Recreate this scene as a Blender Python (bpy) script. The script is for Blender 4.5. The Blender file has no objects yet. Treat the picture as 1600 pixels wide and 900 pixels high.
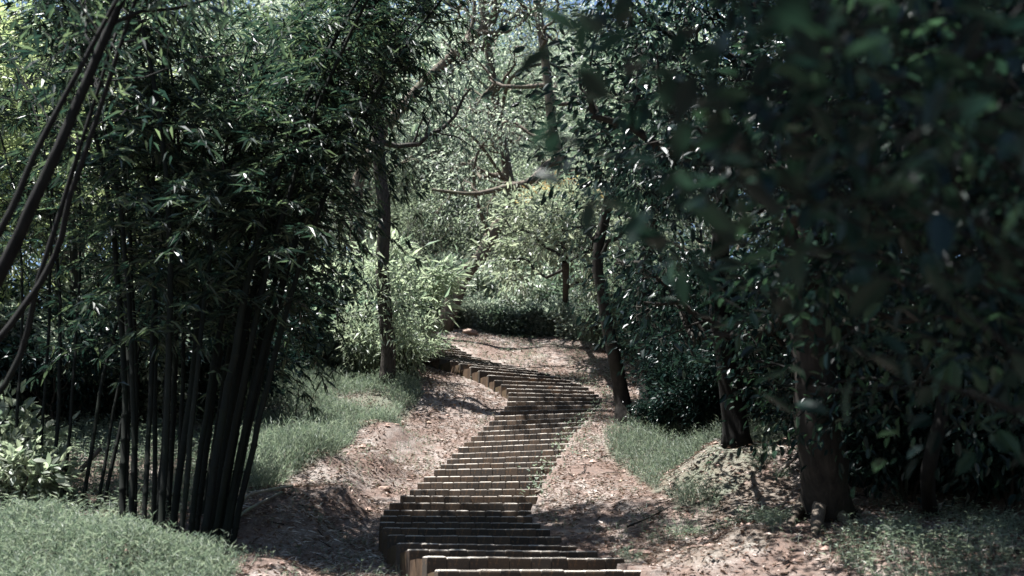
import bpy, math, random
import numpy as np
from mathutils import Vector, Matrix

# ---------------------------------------------------------------- camera, sky, sun, exposure
SC = bpy.context.scene
COL = SC.collection
F_PX = 1600.0
PITCH = math.atan(455.0 / 1600.0)
CAM = np.array([0.0, 0.0, 1.6])
cam_d = bpy.data.cameras.new('camera'); cam = bpy.data.objects.new('camera', cam_d); COL.objects.link(cam)
cam_d.sensor_width = 36.0; cam_d.lens = 36.0; cam_d.clip_start = 0.05; cam_d.clip_end = 2000
cam.location = CAM; cam.rotation_euler = (math.pi / 2 + PITCH, 0, 0)
cam_d.dof.use_dof = True; cam_d.dof.focus_distance = 14.5; cam_d.dof.aperture_fstop = 1.35
SC.camera = cam

SUN_TO = np.array([-0.36, -0.10, 0.93]); SUN_TO /= np.linalg.norm(SUN_TO)
SUN_ELEV = math.asin(SUN_TO[2])
world = bpy.data.worlds.new('World'); SC.world = world; world.use_nodes = True
wn = world.node_tree.nodes; wl = world.node_tree.links
bg = wn['Background']; bg.inputs['Strength'].default_value = 0.05
sky = wn.new('ShaderNodeTexSky'); sky.sky_type = 'NISHITA'; sky.sun_disc = False
sky.sun_elevation = SUN_ELEV; sky.sun_rotation = math.atan2(SUN_TO[0], SUN_TO[1])
sky.air_density = 1.0; sky.dust_density = 0.8; sky.ozone_density = 3.0
wl.new(sky.outputs[0], bg.inputs[0])
sun_d = bpy.data.lights.new('sun', 'SUN'); sun_d.energy = 5.0; sun_d.angle = math.radians(0.53); sun_d.color = (1.0, 0.985, 0.965)
sun = bpy.data.objects.new('sun', sun_d); COL.objects.link(sun)
sun.rotation_euler = Vector(SUN_TO).to_track_quat('Z', 'Y').to_euler(); sun.location = (0, 0, 40)
SC.view_settings.view_transform = 'Standard'; SC.view_settings.look = 'None'
SC.view_settings.exposure = 2.1; SC.view_settings.gamma = 1.0; SC.view_settings.use_curve_mapping = False
SC.cycles.max_bounces = 6; SC.cycles.diffuse_bounces = 3; SC.cycles.glossy_bounces = 2
SC.cycles.transmission_bounces = 4; SC.cycles.transparent_max_bounces = 4
SC.cycles.sample_clamp_indirect = 4.0

random.seed(7); RNG = np.random.default_rng(7)
_cp, _sp = math.cos(PITCH), math.sin(PITCH)

def at(px, py, d):
    """A world point on the photograph's ray through (px, py) at axial depth d."""
    u = (px - 800.0) / F_PX * d; v = (450.0 - py) / F_PX * d
    return np.array([CAM[0] + u, CAM[1] + d * _cp - v * _sp, CAM[2] + d * _sp + v * _cp])

def zfac(py):
    return (450.0 - py) / F_PX * _cp + _sp

# ---------------------------------------------------------------- materials
def new_mat(name):
    m = bpy.data.materials.new(name); m.use_nodes = True
    nt = m.node_tree
    for n in list(nt.nodes): nt.nodes.remove(n)
    out = nt.nodes.new('ShaderNodeOutputMaterial')
    return m, nt, out

def node(nt, kind, **kw):
    n = nt.nodes.new(kind)
    for k, v in kw.items():
        if isinstance(k, str) and hasattr(n, k): setattr(n, k, v)
    return n

def ramp(nt, stops, fac):
    r = nt.nodes.new('ShaderNodeValToRGB')
    el = r.color_ramp.elements
    while len(el) < len(stops): el.new(0.5)
    for e, (p, c) in zip(el, stops): e.position = p; e.color = (c[0], c[1], c[2], 1)
    nt.links.new(fac, r.inputs[0])
    return r.outputs[0]

def noise(nt, scale, detail=4, rough=0.6, coord=None, vec_scale=None):
    tc = nt.nodes.new('ShaderNodeTexCoord'); src = tc.outputs[coord or 'Object']
    if vec_scale is not None:
        mp = nt.nodes.new('ShaderNodeMapping'); mp.inputs['Scale'].default_value = vec_scale
        nt.links.new(src, mp.inputs[0]); src = mp.outputs[0]
    n = nt.nodes.new('ShaderNodeTexNoise'); n.inputs['Scale'].default_value = scale
    n.inputs['Detail'].default_value = detail; n.inputs['Roughness'].default_value = rough
    nt.links.new(src, n.inputs['Vector'])
    return n.outputs[0]

def mixc(nt, fac, a, b, mode='MIX'):
    m = nt.nodes.new('ShaderNodeMix'); m.data_type = 'RGBA'; m.blend_type = mode
    for s, v in ((m.inputs[0], fac), (m.inputs[6], a), (m.inputs[7], b)):
        if hasattr(v, 'is_output'): nt.links.new(v, s)
        elif isinstance(v, (int, float)): s.default_value = v
        else: s.default_value = (v[0], v[1], v[2], 1)
    return m.outputs[2]

def leaf_mat(name, stops, rough=0.42, trans=0.38, spec=0.5, tcol=1.6):
    """Thin leaf: glossy upper skin and light shining through, colour varying from leaf to leaf."""
    m, nt, out = new_mat(name)
    g = nt.nodes.new('ShaderNodeNewGeometry')
    c = ramp(nt, stops, g.outputs['Random Per Island'])
    oi = nt.nodes.new('ShaderNodeObjectInfo')
    hv = nt.nodes.new('ShaderNodeHueSaturation'); nt.links.new(c, hv.inputs['Color'])
    mr = nt.nodes.new('ShaderNodeMapRange'); mr.inputs[3].default_value = 0.8; mr.inputs[4].default_value = 1.2
    nt.links.new(oi.outputs['Random'], mr.inputs[0]); nt.links.new(mr.outputs[0], hv.inputs['Value'])
    c = hv.outputs[0]
    p = nt.nodes.new('ShaderNodeBsdfPrincipled'); nt.links.new(c, p.inputs['Base Color'])
    p.inputs['Roughness'].default_value = rough; p.inputs['Specular IOR Level'].default_value = spec
    t = nt.nodes.new('ShaderNodeBsdfTranslucent')
    tc = mixc(nt, 1.0, c, (tcol * 1.0, tcol * 1.06, tcol * 0.88), 'MULTIPLY'); nt.links.new(tc, t.inputs[0])
    mx = nt.nodes.new('ShaderNodeMixShader'); mx.inputs[0].default_value = trans
    nt.links.new(p.outputs[0], mx.inputs[1]); nt.links.new(t.outputs[0], mx.inputs[2])
    nt.links.new(mx.outputs[0], out.inputs[0])
    return m

def bark_mat(name, a, b, scale=14, bump=0.5, stretch=(1, 1, 0.2)):
    m, nt, out = new_mat(name)
    n1 = noise(nt, scale, 6, 0.65, 'Object', stretch); n2 = noise(nt, 2.2, 3, 0.6)
    c = ramp(nt, [(0.3, a), (0.7, b)], n1)
    c = mixc(nt, ramp(nt, [(0.52, (0, 0, 0)), (0.7, (1, 1, 1))], n2), c, tuple(.5 * (u + v) * w for u, v, w in zip(a, b, (1.0, 1.2, .95))))
    p = nt.nodes.new('ShaderNodeBsdfPrincipled'); nt.links.new(c, p.inputs['Base Color']); p.inputs['Roughness'].default_value = 0.85; p.inputs['Specular IOR Level'].default_value = 0.12
    bp = nt.nodes.new('ShaderNodeBump'); bp.inputs['Strength'].default_value = bump; bp.inputs['Distance'].default_value = 0.03
    nt.links.new(n1, bp.inputs['Height']); nt.links.new(bp.outputs[0], p.inputs['Normal'])
    nt.links.new(p.outputs[0], out.inputs[0])
    return m

def block_mat():
    m, nt, out = new_mat('riser_block')
    oi = nt.nodes.new('ShaderNodeObjectInfo')
    ge = nt.nodes.new('ShaderNodeNewGeometry')
    rnd = nt.nodes.new('ShaderNodeMath'); rnd.operation = 'ADD'
    nt.links.new(oi.outputs['Random'], rnd.inputs[0]); nt.links.new(ge.outputs['Random Per Island'], rnd.inputs[1])
    fr = nt.nodes.new('ShaderNodeMath'); fr.operation = 'FRACT'; nt.links.new(rnd.outputs[0], fr.inputs[0])
    streak = noise(nt, 9, 5, 0.65, 'Object', (6, 6, 0.8))
    blot = noise(nt, 5, 4, 0.6)
    base = ramp(nt, [(0.0, (0.026, 0.021, 0.017)), (0.3, (0.042, 0.033, 0.025)), (0.7, (0.075, 0.050, 0.032)), (0.85, (0.058, 0.046, 0.036)), (1.0, (0.034, 0.028, 0.024))], fr.outputs[0])
    base = mixc(nt, ramp(nt, [(0.42, (0, 0, 0)), (0.66, (1, 1, 1))], streak), base, (0.026, 0.023, 0.02))
    base = mixc(nt, ramp(nt, [(0.56, (0, 0, 0)), (0.72, (1, 1, 1))], blot), base, (0.13, 0.074, 0.038))
    # the worn tops have lost their stain and hold pale dust
    sep = nt.nodes.new('ShaderNodeSeparateXYZ'); nt.links.new(ge.outputs['Normal'], sep.inputs[0])
    fine = noise(nt, 40, 4, 0.6)
    add = nt.nodes.new('ShaderNodeMath'); add.operation = 'MULTIPLY_ADD'; add.inputs[1].default_value = 0.5
    nt.links.new(fine, add.inputs[0]); nt.links.new(sep.outputs[2], add.inputs[2])
    base = mixc(nt, ramp(nt, [(0.62, (0, 0, 0)), (1.0, (1, 1, 1))], add.outputs[0]), base, (0.36, 0.33, 0.29))
    p = nt.nodes.new('ShaderNodeBsdfPrincipled'); nt.links.new(base, p.inputs['Base Color']); p.inputs['Roughness'].default_value = 0.8; p.inputs['Specular IOR Level'].default_value = 0.2
    bp = nt.nodes.new('ShaderNodeBump'); bp.inputs['Strength'].default_value = 0.3; bp.inputs['Distance'].default_value = 0.01
    nt.links.new(streak, bp.inputs['Height']); nt.links.new(bp.outputs[0], p.inputs['Normal'])
    nt.links.new(p.outputs[0], out.inputs[0])
    return m

def ground_mat():
    m, nt, out = new_mat('forest_soil')
    n1 = noise(nt, 1.1, 6, 0.65); n2 = noise(nt, 14, 6, 0.7); n3 = noise(nt, 60, 4, 0.7); n4 = noise(nt, 5.0, 4, 0.6, 'Object', (1, 0.35, 1))
    soil = ramp(nt, [(0.3, (0.065, 0.045, 0.037)), (0.52, (0.13, 0.09, 0.072)), (0.75, (0.22, 0.165, 0.138))], n2)
    straw = ramp(nt, [(0.32, (0.09, 0.072, 0.06)), (0.5, (0.20, 0.17, 0.15)), (0.72, (0.40, 0.365, 0.335))], n3)
    c = mixc(nt, ramp(nt, [(0.40, (0, 0, 0)), (0.62, (1, 1, 1))], n4), soil, straw)
    c = mixc(nt, ramp(nt, [(0.40, (0.85, 0.85, 0.85)), (0.58, (0, 0, 0))], noise(nt, .75, 4, .6)), c, ramp(nt, [(0.35, (0.05, 0.032, 0.024)), (0.65, (0.135, 0.082, 0.06))], n2))
    gm = nt.nodes.new('ShaderNodeAttribute'); gm.attribute_name = 'green'
    mm = nt.nodes.new('ShaderNodeMath'); mm.operation = 'MULTIPLY'; nt.links.new(gm.outputs['Fac'], mm.inputs[0]); nt.links.new(ramp(nt, [(0.3, (0.2, 0.2, 0.2)), (0.6, (1, 1, 1))], n1), mm.inputs[1])
    c = mixc(nt, mm.outputs[0], c, ramp(nt, [(0.3, (0.04, 0.055, 0.035)), (0.7, (0.11, 0.125, 0.085))], n2))
    p = nt.nodes.new('ShaderNodeBsdfPrincipled'); nt.links.new(c, p.inputs['Base Color']); p.inputs['Roughness'].default_value = 0.95
    h = mixc(nt, 0.5, n2, n3)
    bp = nt.nodes.new('ShaderNodeBump'); bp.inputs['Strength'].default_value = 0.9; bp.inputs['Distance'].default_value = 0.05
    nt.links.new(h, bp.inputs['Height']); nt.links.new(bp.outputs[0], p.inputs['Normal'])
    nt.links.new(p.outputs[0], out.inputs[0])
    return m

M = {}
M['soil'] = ground_mat()
M['block'] = block_mat()
M['tread'] = M['soil'].copy(); M['tread'].name = 'tread_earth'
def g3(*cs): return [(i / (len(cs) - 1), c) for i, c in enumerate(cs)]
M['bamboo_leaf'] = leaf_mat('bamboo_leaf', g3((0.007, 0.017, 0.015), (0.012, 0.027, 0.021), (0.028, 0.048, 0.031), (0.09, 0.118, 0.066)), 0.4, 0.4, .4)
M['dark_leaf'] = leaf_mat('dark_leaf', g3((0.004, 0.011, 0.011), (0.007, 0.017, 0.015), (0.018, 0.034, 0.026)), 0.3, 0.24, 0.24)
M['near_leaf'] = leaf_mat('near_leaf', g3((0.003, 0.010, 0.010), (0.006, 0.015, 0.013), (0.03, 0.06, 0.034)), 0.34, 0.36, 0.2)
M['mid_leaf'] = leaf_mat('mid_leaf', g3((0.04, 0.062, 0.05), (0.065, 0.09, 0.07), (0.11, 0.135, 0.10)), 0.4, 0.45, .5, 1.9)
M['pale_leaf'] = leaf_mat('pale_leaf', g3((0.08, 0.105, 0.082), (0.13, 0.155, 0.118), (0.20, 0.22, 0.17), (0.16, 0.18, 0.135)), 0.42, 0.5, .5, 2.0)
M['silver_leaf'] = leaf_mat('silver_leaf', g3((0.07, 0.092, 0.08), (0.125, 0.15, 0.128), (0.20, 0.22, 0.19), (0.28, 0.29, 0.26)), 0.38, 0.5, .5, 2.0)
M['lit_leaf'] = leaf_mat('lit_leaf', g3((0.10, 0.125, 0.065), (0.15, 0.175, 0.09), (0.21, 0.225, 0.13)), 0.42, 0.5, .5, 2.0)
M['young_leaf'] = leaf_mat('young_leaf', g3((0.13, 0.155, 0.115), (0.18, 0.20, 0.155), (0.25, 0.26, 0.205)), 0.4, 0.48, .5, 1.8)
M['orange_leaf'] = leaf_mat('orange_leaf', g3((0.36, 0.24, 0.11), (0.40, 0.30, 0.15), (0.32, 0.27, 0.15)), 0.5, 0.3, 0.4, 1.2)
M['grass'] = leaf_mat('grass_blade', g3((0.06, 0.085, 0.066), (0.10, 0.13, 0.10), (0.16, 0.19, 0.145), (0.22, 0.24, 0.195)), 0.5, 0.36, 0.35)
M['litter'] = leaf_mat('dead_leaf', g3((0.06, 0.036, 0.027), (0.13, 0.078, 0.057), (0.22, 0.15, 0.12), (0.42, 0.36, 0.32), (0.16, 0.098, 0.072), (0.10, 0.07, 0.055)), 0.7, 0.15, 0.25, 1.0)
M['shaded_bark'] = bark_mat('shaded_bark', (0.003, 0.003, 0.003), (0.012, 0.0115, 0.0105))  # darker bark copy: the shade on stems and twigs is put into its colour
M['straw'] = leaf_mat('dry_straw', g3((0.30, 0.27, 0.245), (0.46, 0.43, 0.40), (0.60, 0.58, 0.55)), 0.7, 0.1, 0.2, 1.0)
M['bark'] = bark_mat('grey_brown_bark', (0.045, 0.036, 0.028), (0.15, 0.125, 0.10))
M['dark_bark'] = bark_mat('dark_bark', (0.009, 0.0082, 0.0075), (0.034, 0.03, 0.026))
M['mid_bark'] = bark_mat('mid_bark', (0.014, 0.0125, 0.011), (0.065, 0.057, 0.05), 22, .8)
M['pale_bark'] = bark_mat('pale_bark', (0.11, 0.09, 0.075), (0.26, 0.225, 0.19), 18, 0.3)
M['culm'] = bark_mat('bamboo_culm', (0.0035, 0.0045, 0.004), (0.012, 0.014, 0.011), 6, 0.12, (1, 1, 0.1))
M['dry_culm'] = bark_mat('dry_culm', (0.16, 0.15, 0.12), (0.30, 0.29, 0.25), 8, 0.15, (1, 1, 0.3))
M['step_side'] = bark_mat('step_side', (0.03, 0.021, 0.015), (0.085, 0.055, 0.034), 10, .3, (1, 1, .5))
M['stone'] = bark_mat('reddish_stone', (0.16, 0.10, 0.08), (0.36, 0.27, 0.23), 9, 0.6, (1, 1, 1))

# ---------------------------------------------------------------- mesh helpers
def mesh_from(name, V, faces, mat=None, smooth=False):
    """V (n,3) array; faces a list of (m,k) index arrays."""
    me = bpy.data.meshes.new(name)
    V = np.asarray(V, dtype=np.float32)
    faces = [np.asarray(f, dtype=np.int32) for f in faces if len(f)]
    nl = sum(f.size for f in faces); npoly = sum(len(f) for f in faces)
    me.vertices.add(len(V)); me.vertices.foreach_set('co', V.ravel())
    me.loops.add(nl); me.polygons.add(npoly)
    me.loops.foreach_set('vertex_index', np.concatenate([f.ravel() for f in faces]))
    starts = []; s = 0
    for f in faces:
        starts.append(s + np.arange(len(f), dtype=np.int32) * f.shape[1]); s += f.size
    me.polygons.foreach_set('loop_start', np.concatenate(starts))
    me.polygons.foreach_set('use_smooth', np.full(npoly, bool(smooth)))
    me.update(calc_edges=True)
    if mat is not None: me.materials.append(M[mat] if isinstance(mat, str) else mat)
    return me

def link(name, me, parent=None):
    o = bpy.data.objects.new(name, me); COL.objects.link(o)
    if parent is not None: o.parent = parent
    return o

def empty(name, loc=(0, 0, 0), rz=0.0, s=1.0):
    o = bpy.data.objects.new(name, None); COL.objects.link(o)
    o.location = tuple(float(v) for v in loc); o.rotation_euler = (0, 0, rz); o.scale = (s, s, s)
    o.empty_display_size = 0.2
    return o

def tag(o, label, cat, group=None, kind=None):
    o['label'] = label; o['category'] = cat
    if group: o['group'] = group
    if kind: o['kind'] = kind
    return o

def unit(v):
    v = np.asarray(v, float); n = np.linalg.norm(v, axis=-1, keepdims=True); n[n < 1e-9] = 1
    return v / n

class Geo:
    """Collects tubes and leaves into one mesh."""
    def __init__(self): self.V = []; self.Q = []; self.T = []; self.n = 0
    def add(self, V, Q=None, T=None):
        if Q is not None and len(Q): self.Q.append(np.asarray(Q) + self.n)
        if T is not None and len(T): self.T.append(np.asarray(T) + self.n)
        self.V.append(np.asarray(V, float)); self.n += len(V)
    def tube(self, pts, rad, sides=6, cap=True, wob=0.0):
        P = np.asarray(pts, float); n = len(P); R = np.broadcast_to(np.asarray(rad, float), (n,))
        T = np.gradient(P, axis=0); T = unit(T)
        ref = np.array([0.0, 0.0, 1.0]) if abs(T[0][2]) < 0.9 else np.array([1.0, 0, 0])
        A = np.empty_like(P); v = unit(np.cross(T[0], ref))
        for i in range(n):
            v = unit(v - T[i] * (v @ T[i])); A[i] = v
        B = np.cross(T, A)
        th = np.arange(sides) / sides * 2 * math.pi
        rr = R[:, None] * (1 + (RNG.normal(0, wob, (n, sides)) if wob else 0))
        V = P[:, None, :] + (np.cos(th)[None, :, None] * A[:, None, :] + np.sin(th)[None, :, None] * B[:, None, :]) * rr[:, :, None]
        i = np.arange(n - 1)[:, None] * sides; j = np.arange(sides)[None, :]; k = (j + 1) % sides
        Q = np.stack([i + j, i + k, i + sides + k, i + sides + j], -1).reshape(-1, 4)
        V = V.reshape(-1, 3); Tt = []
        if cap:
            V = np.vstack([V, P[-1:], P[:1]]); top = (n - 1) * sides
            Tt = [[top + a, top + (a + 1) % sides, n * sides] for a in range(sides)] + [[(a + 1) % sides, a, n * sides + 1] for a in range(sides)]
        self.add(V, Q, Tt)
    def leaves(self, pos, axis, nrm, L, W, shape='lance'):
        pos = np.asarray(pos, float); n = len(pos)
        if n == 0: return
        ax = unit(axis); sd = unit(np.cross(ax, nrm)); up = np.cross(sd, ax)
        tp, fs = SHAPES[shape]
        L = np.broadcast_to(L, (n,)); W = np.broadcast_to(W, (n,))
        V = pos[:, None, :] + tp[None, :, 0:1] * L[:, None, None] * ax[:, None, :] + tp[None, :, 1:2] * W[:, None, None] * sd[:, None, :] + tp[None, :, 2:3] * L[:, None, None] * up[:, None, :]
        F = (np.arange(n) * len(tp))[:, None, None] + fs[None]
        F = F.reshape(-1, fs.shape[1])
        if fs.shape[1] == 4: self.add(V.reshape(-1, 3), Q=F)
        else: self.add(V.reshape(-1, 3), T=F)
    def mesh(self, name, mat, smooth=False):
        f = []
        if self.Q: f.append(np.concatenate(self.Q))
        if self.T: f.append(np.concatenate(self.T))
        return mesh_from(name, np.concatenate(self.V), f, mat, smooth)
    def build(self, name, mat, parent=None, smooth=False):
        return link(name, self.mesh(name, mat, smooth), parent)

SHAPES = {
    'lance': (np.array([[0, 0, 0], [.34, .5, .05], [1, 0, -.12], [.34, -.5, .05]]), np.array([[0, 1, 2], [0, 2, 3]])),
    'oval': (np.array([[0, 0, 0], [.28, .42, .06], [.68, .40, .02], [1, 0, -.14], [.68, -.40, .02], [.28, -.42, .06]]), np.array([[0, 1, 2, 3], [0, 3, 4, 5]])),
    'blade': (np.array([[0, .5, 0], [0, -.5, 0], [.55, .4, .03], [.55, -.4, .03], [1, 0, -.14]]), np.array([[0, 1, 3], [0, 3, 2], [2, 3, 4]])),
}
_t = np.linspace(0, 1, 7); _w = np.array([0.03, .32, .47, .5, .42, .24, 0.0])
SHAPES['big'] = (np.vstack([np.stack([_t, _w, -.16 * _t ** 2 + .10 * _w], 1), np.stack([_t, 0 * _w, -.16 * _t ** 2], 1), np.stack([_t, -_w, -.16 * _t ** 2 + .10 * _w], 1)]),
                 np.array([[i, i + 1, 8 + i, 7 + i] for i in range(6)] + [[7 + i, 8 + i, 15 + i, 14 + i] for i in range(6)]))

def rdir(n, up=0.0):
    v = RNG.normal(size=(n, 3)); v = unit(v); v[:, 2] += up
    return unit(v)

def curve(p0, p1, n, bend=0.1, sag=0.0):
    """A wandering polyline from p0 to p1."""
    p0 = np.asarray(p0, float); p1 = np.asarray(p1, float); L = np.linalg.norm(p1 - p0)
    t = np.linspace(0, 1, n)[:, None]
    w = np.cumsum(RNG.normal(0, 1, (n, 3)), 0); w -= w[0] + (w[-1] - w[0]) * t
    P = p0 + (p1 - p0) * t + w * bend * L / math.sqrt(n) * 0.5
    P[:, 2] -= sag * L * (4 * t * (1 - t))[:, 0]
    return P

def spline(ctrl, n):
    """Catmull-Rom through control points."""
    C = np.asarray(ctrl, float); C = np.vstack([2 * C[0] - C[1], C, 2 * C[-1] - C[-2]]); m = len(C) - 3
    out = []
    for u in np.linspace(0, m - 1e-6, n):
        i = int(u); t = u - i; a, b, c, d = C[i:i + 4]
        out.append(.5 * ((2 * b) + (-a + c) * t + (2 * a - 5 * b + 4 * c - d) * t * t + (-a + 3 * b - 3 * c + d) * t ** 3))
    return np.array(out)

# ---------------------------------------------------------------- the staircase layout: front edge of every row, first to last
ROWS = [  # left x, left y, right x, right y in the photograph
 (684,890,1007,891),(667,869,976,872),(640,858,934,861),(625,848.5,903,852.5),(607,835.5,878,838.5),(599,824,860,827),(593,815,845,817),
 (594,805.5,832,806.5),(599,796.6,831,798),(608,785,832,786),(625,774.5,841,775),(640,765,849,763.5),(652,754,853,751.5),(662,744.5,860,742),
 (678,733.4,868,730),(688,725.5,874,721),(698,717,881,711.5),(706,708.5,885,702),(716,698.5,892,692.5),(725,690.5,897,684.5),(736,682,905,674.6),
 (746,674,911,666),(755,666,918,658.5),(764,658,924,651),(772,649.5,931,644),(781,642,937,638),(788,634.5,941,632),(792,627,942,626.7),(794,619.5,941,621),
 (794,613,936,616),(791,606.5,929,610.5),(783,600.5,920,604.5),(772,593.6,908,599),(763,585.6,893,593.8),(749,578.5,877,589),(736,572.5,860,584),
 (719,567.5,841,579),(704,563,822,575),(687,559,803,571),(671,554.5,784,567),(656,550,767,562.5),(643,546,752,558.5),(632,541.5,739,553.5),(623,537.5,729,549),
 (614,533.5,720,544.5),(608,530,713,540),(603,526.5,707,536),(599,523.5,702,532.5),(596,520.5,697,529),(593,516.5,692,525),(588,513,686,521),(585,509.5,682,517)]
NS = len(ROWS)
_ki = np.array([0, 3, 6, 9, 13, 17, 22, 28, 36, 44, 51]); _kd = np.array([8.67, 9.95, 11.2, 12.5, 14.2, 15.6, 17.25, 19.2, 21.9, 24.6, 27.0])
STEP_L = []; STEP_R = []
for i, (xl, yl, xr, yr) in enumerate(ROWS):
    dc = float(np.interp(i, _ki, _kd)); fl, fr = zfac(yl), zfac(yr)
    k = fl / fr                       # equal height at both ends: dl*fl = dr*fr
    dl = 2 * dc / (1 + k); dr = dl * k
    a, b = at(xl, yl, dl), at(xr, yr, dr); z = 0.5 * (a[2] + b[2]); a[2] = b[2] = z
    STEP_L.append(a); STEP_R.append(b)
dirn = (STEP_L[0] + STEP_R[0]) / 2 - (STEP_L[1] + STEP_R[1]) / 2
pre_l, pre_r = [], []
for k in range(5, 0, -1):             # the flight goes on down below the picture's edge
    off = np.array([0.02 * k, -0.41 * k, -0.125 * k]); pre_l.append(STEP_L[0] + off); pre_r.append(STEP_R[0] + off)
STEP_L = np.array(pre_l + STEP_L); STEP_R = np.array(pre_r + STEP_R); NS = len(STEP_L)
# smooth the depths so that treads keep an even run, leaving the ends on their sight lines
SC_MID = (STEP_L + STEP_R) / 2
print('risers', np.round(np.diff(SC_MID[:, 2]), 3)); print('runs', np.round(np.linalg.norm(np.diff(SC_MID[:, :2], axis=0), axis=1), 2)); print('widths', np.round(np.linalg.norm(STEP_R - STEP_L, axis=1), 2))

# ---------------------------------------------------------------- terrain
def plane(y): return -0.05 + 0.255 * (y - 0.0) + np.where(y < 9, -0.62 * np.clip((9 - y) / 9, 0, 3), 0)
CP = []
for i in range(NS):
    drop = np.interp(i, [0, 5, 12, 15, 24, 32, 36, 42, 48, 56], [0.2, 0.28, 0.34, 0.16, 0.08, 0.12, 0.24, 0.28, 0.26, 0.22])
    rise = np.interp(i, [0, 8, 14, 25, 33, 40, 56], [0.06, 0.05, 0.03, -0.02, 0.05, 0.03, 0.0])
    r = unit(STEP_R[i] - STEP_L[i])
    CP.append(STEP_L[i] - r * 0.12 - np.array([0, 0, drop])); CP.append(STEP_R[i] + r * 0.12 - np.array([0, 0, rise]))
for (px, py, d) in [(370, 865, 8.8), (150, 848, 8.2), (20, 815, 9.0), (250, 838, 9.8), (470, 800, 11), (420, 770, 12), (540, 740, 12.6), (500, 700, 14), (580, 690, 14.6), (600, 650, 16.6), (450, 610, 18.6), (605, 604, 19.3),
                    (690, 600, 19.6), (740, 610, 19.0), (430, 565, 22), (300, 640, 17), (100, 700, 14), (0, 640, 17), (650, 578, 21), (610, 560, 23), (560, 540, 26),
                    (1020, 888, 8.8), (1100, 850, 9.0), (1200, 815, 9.3), (1290, 806, 9.8), (1420, 850, 8.7), (1560, 880, 8.0), (1250, 690, 12.4), (1150, 694, 12.8), (1000, 775, 12.3), (900, 780, 12.6), (880, 735, 14.3), (960, 690, 15.8),
                    (976, 663, 17.2), (1012, 640, 18.4), (1100, 640, 17.0), (1250, 640, 15), (1400, 700, 12.5), (1000, 575, 22.0), (960, 590, 21.2), (930, 562, 23), (860, 541, 26), (900, 528, 28), (960, 530, 27), (760, 526, 27.5), (720, 514, 29), (660, 508, 29)]:
    CP.append(at(px, py, d))
for (x, y) in [(0, 0), (-3, 2), (3, 2), (0, 4), (-6, 4), (6, 4)]: CP.append(np.array([x, y, float(plane(np.array(y * 1.0)))]))
CP = np.array(CP); CPR = CP[:, 2] - plane(CP[:, 1])

def vnoise(x, y, s, seed):
    """Smooth value noise."""
    def h(i, j): 
        v = np.sin(i * 127.1 + j * 311.7 + seed * 74.7) * 43758.5453
        return v - np.floor(v)
    x = x / s; y = y / s; i = np.floor(x); j = np.floor(y); u = x - i; v = y - j
    u = u * u * (3 - 2 * u); v = v * v * (3 - 2 * v)
    return (h(i, j) * (1 - u) + h(i + 1, j) * u) * (1 - v) + (h(i, j + 1) * (1 - u) + h(i + 1, j + 1) * u) * v - .5

def stair_coords(x, y):
    """Signed distance across the stair (metres from its middle line), half width, and tread height at each point (nan off the flight)."""
    x = np.asarray(x, float); y = np.asarray(y, float)
    best = np.full(x.shape, 1e9); s = np.zeros(x.shape); hw = np.full(x.shape, 0.85); zt = np.full(x.shape, np.nan)
    for i in range(NS - 1):
        a, b = SC_MID[i, :2], SC_MID[i + 1, :2]; ab = b - a; L2 = ab @ ab
        t = np.clip(((x - a[0]) * ab[0] + (y - a[1]) * ab[1]) / L2, 0, 1)
        dx = x - (a[0] + ab[0] * t); dy = y - (a[1] + ab[1] * t); d = np.hypot(dx, dy)
        m = d < best
        r = unit(STEP_R[i, :2] - STEP_L[i, :2])
        best = np.where(m, d, best); s = np.where(m, dx * r[0] + dy * r[1], s)
        hw = np.where(m, np.linalg.norm(STEP_R[i] - STEP_L[i]) / 2, hw); zt = np.where(m, SC_MID[i, 2], zt)
    return best, s, hw, zt

def ground(x, y):
    x = np.atleast_1d(np.asarray(x, float)); y = np.atleast_1d(np.asarray(y, float)); shp = x.shape; x = x.ravel(); y = y.ravel()
    out = np.empty(len(x))
    for a in range(0, len(x), 20000):
        xs, ys = x[a:a + 20000], y[a:a + 20000]
        d2 = (xs[:, None] - CP[None, :, 0]) ** 2 + (ys[:, None] - CP[None, :, 1]) ** 2
        w = 1 / (d2 + 0.09) ** 1.6
        out[a:a + 20000] = (w @ CPR) / (w.sum(1) + 0.004)
    near = np.clip(1 - (np.abs(x) - 14) / 10, 0, 1)
    best, s, hw, zt = stair_coords(x, y); cal = np.clip((best - .95) / 1.0, .12, 1)
    out = out + plane(np.clip(y, -30, 400)) + (vnoise(x, y, 1.3, 1) * .13 + vnoise(x, y, .45, 2) * .07 + vnoise(x, y, .18, 5) * .04) * cal + vnoise(x, y, 9, 3) * .9 * (1 - near)
    inside = (best < hw * 1.02) & (np.abs(s) < hw - 0.07)
    out = np.where(inside, np.minimum(out, zt - 0.30), out)
    return out.reshape(shp)
def gz(x, y): return float(ground(x, y)[0])
def hit(px, py, d0=5.0, d1=60.0):
    """Where the sight line through a pixel meets the ground."""
    ds = np.linspace(d0, d1, 700); P = np.array([at(px, py, d) for d in ds]); g = ground(P[:, 0], P[:, 1])
    k = np.argmax(P[:, 2] <= g)
    p = P[k] if (P[:, 2] <= g).any() else P[-1]
    return np.array([p[0], p[1], gz(p[0], p[1])])

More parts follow.
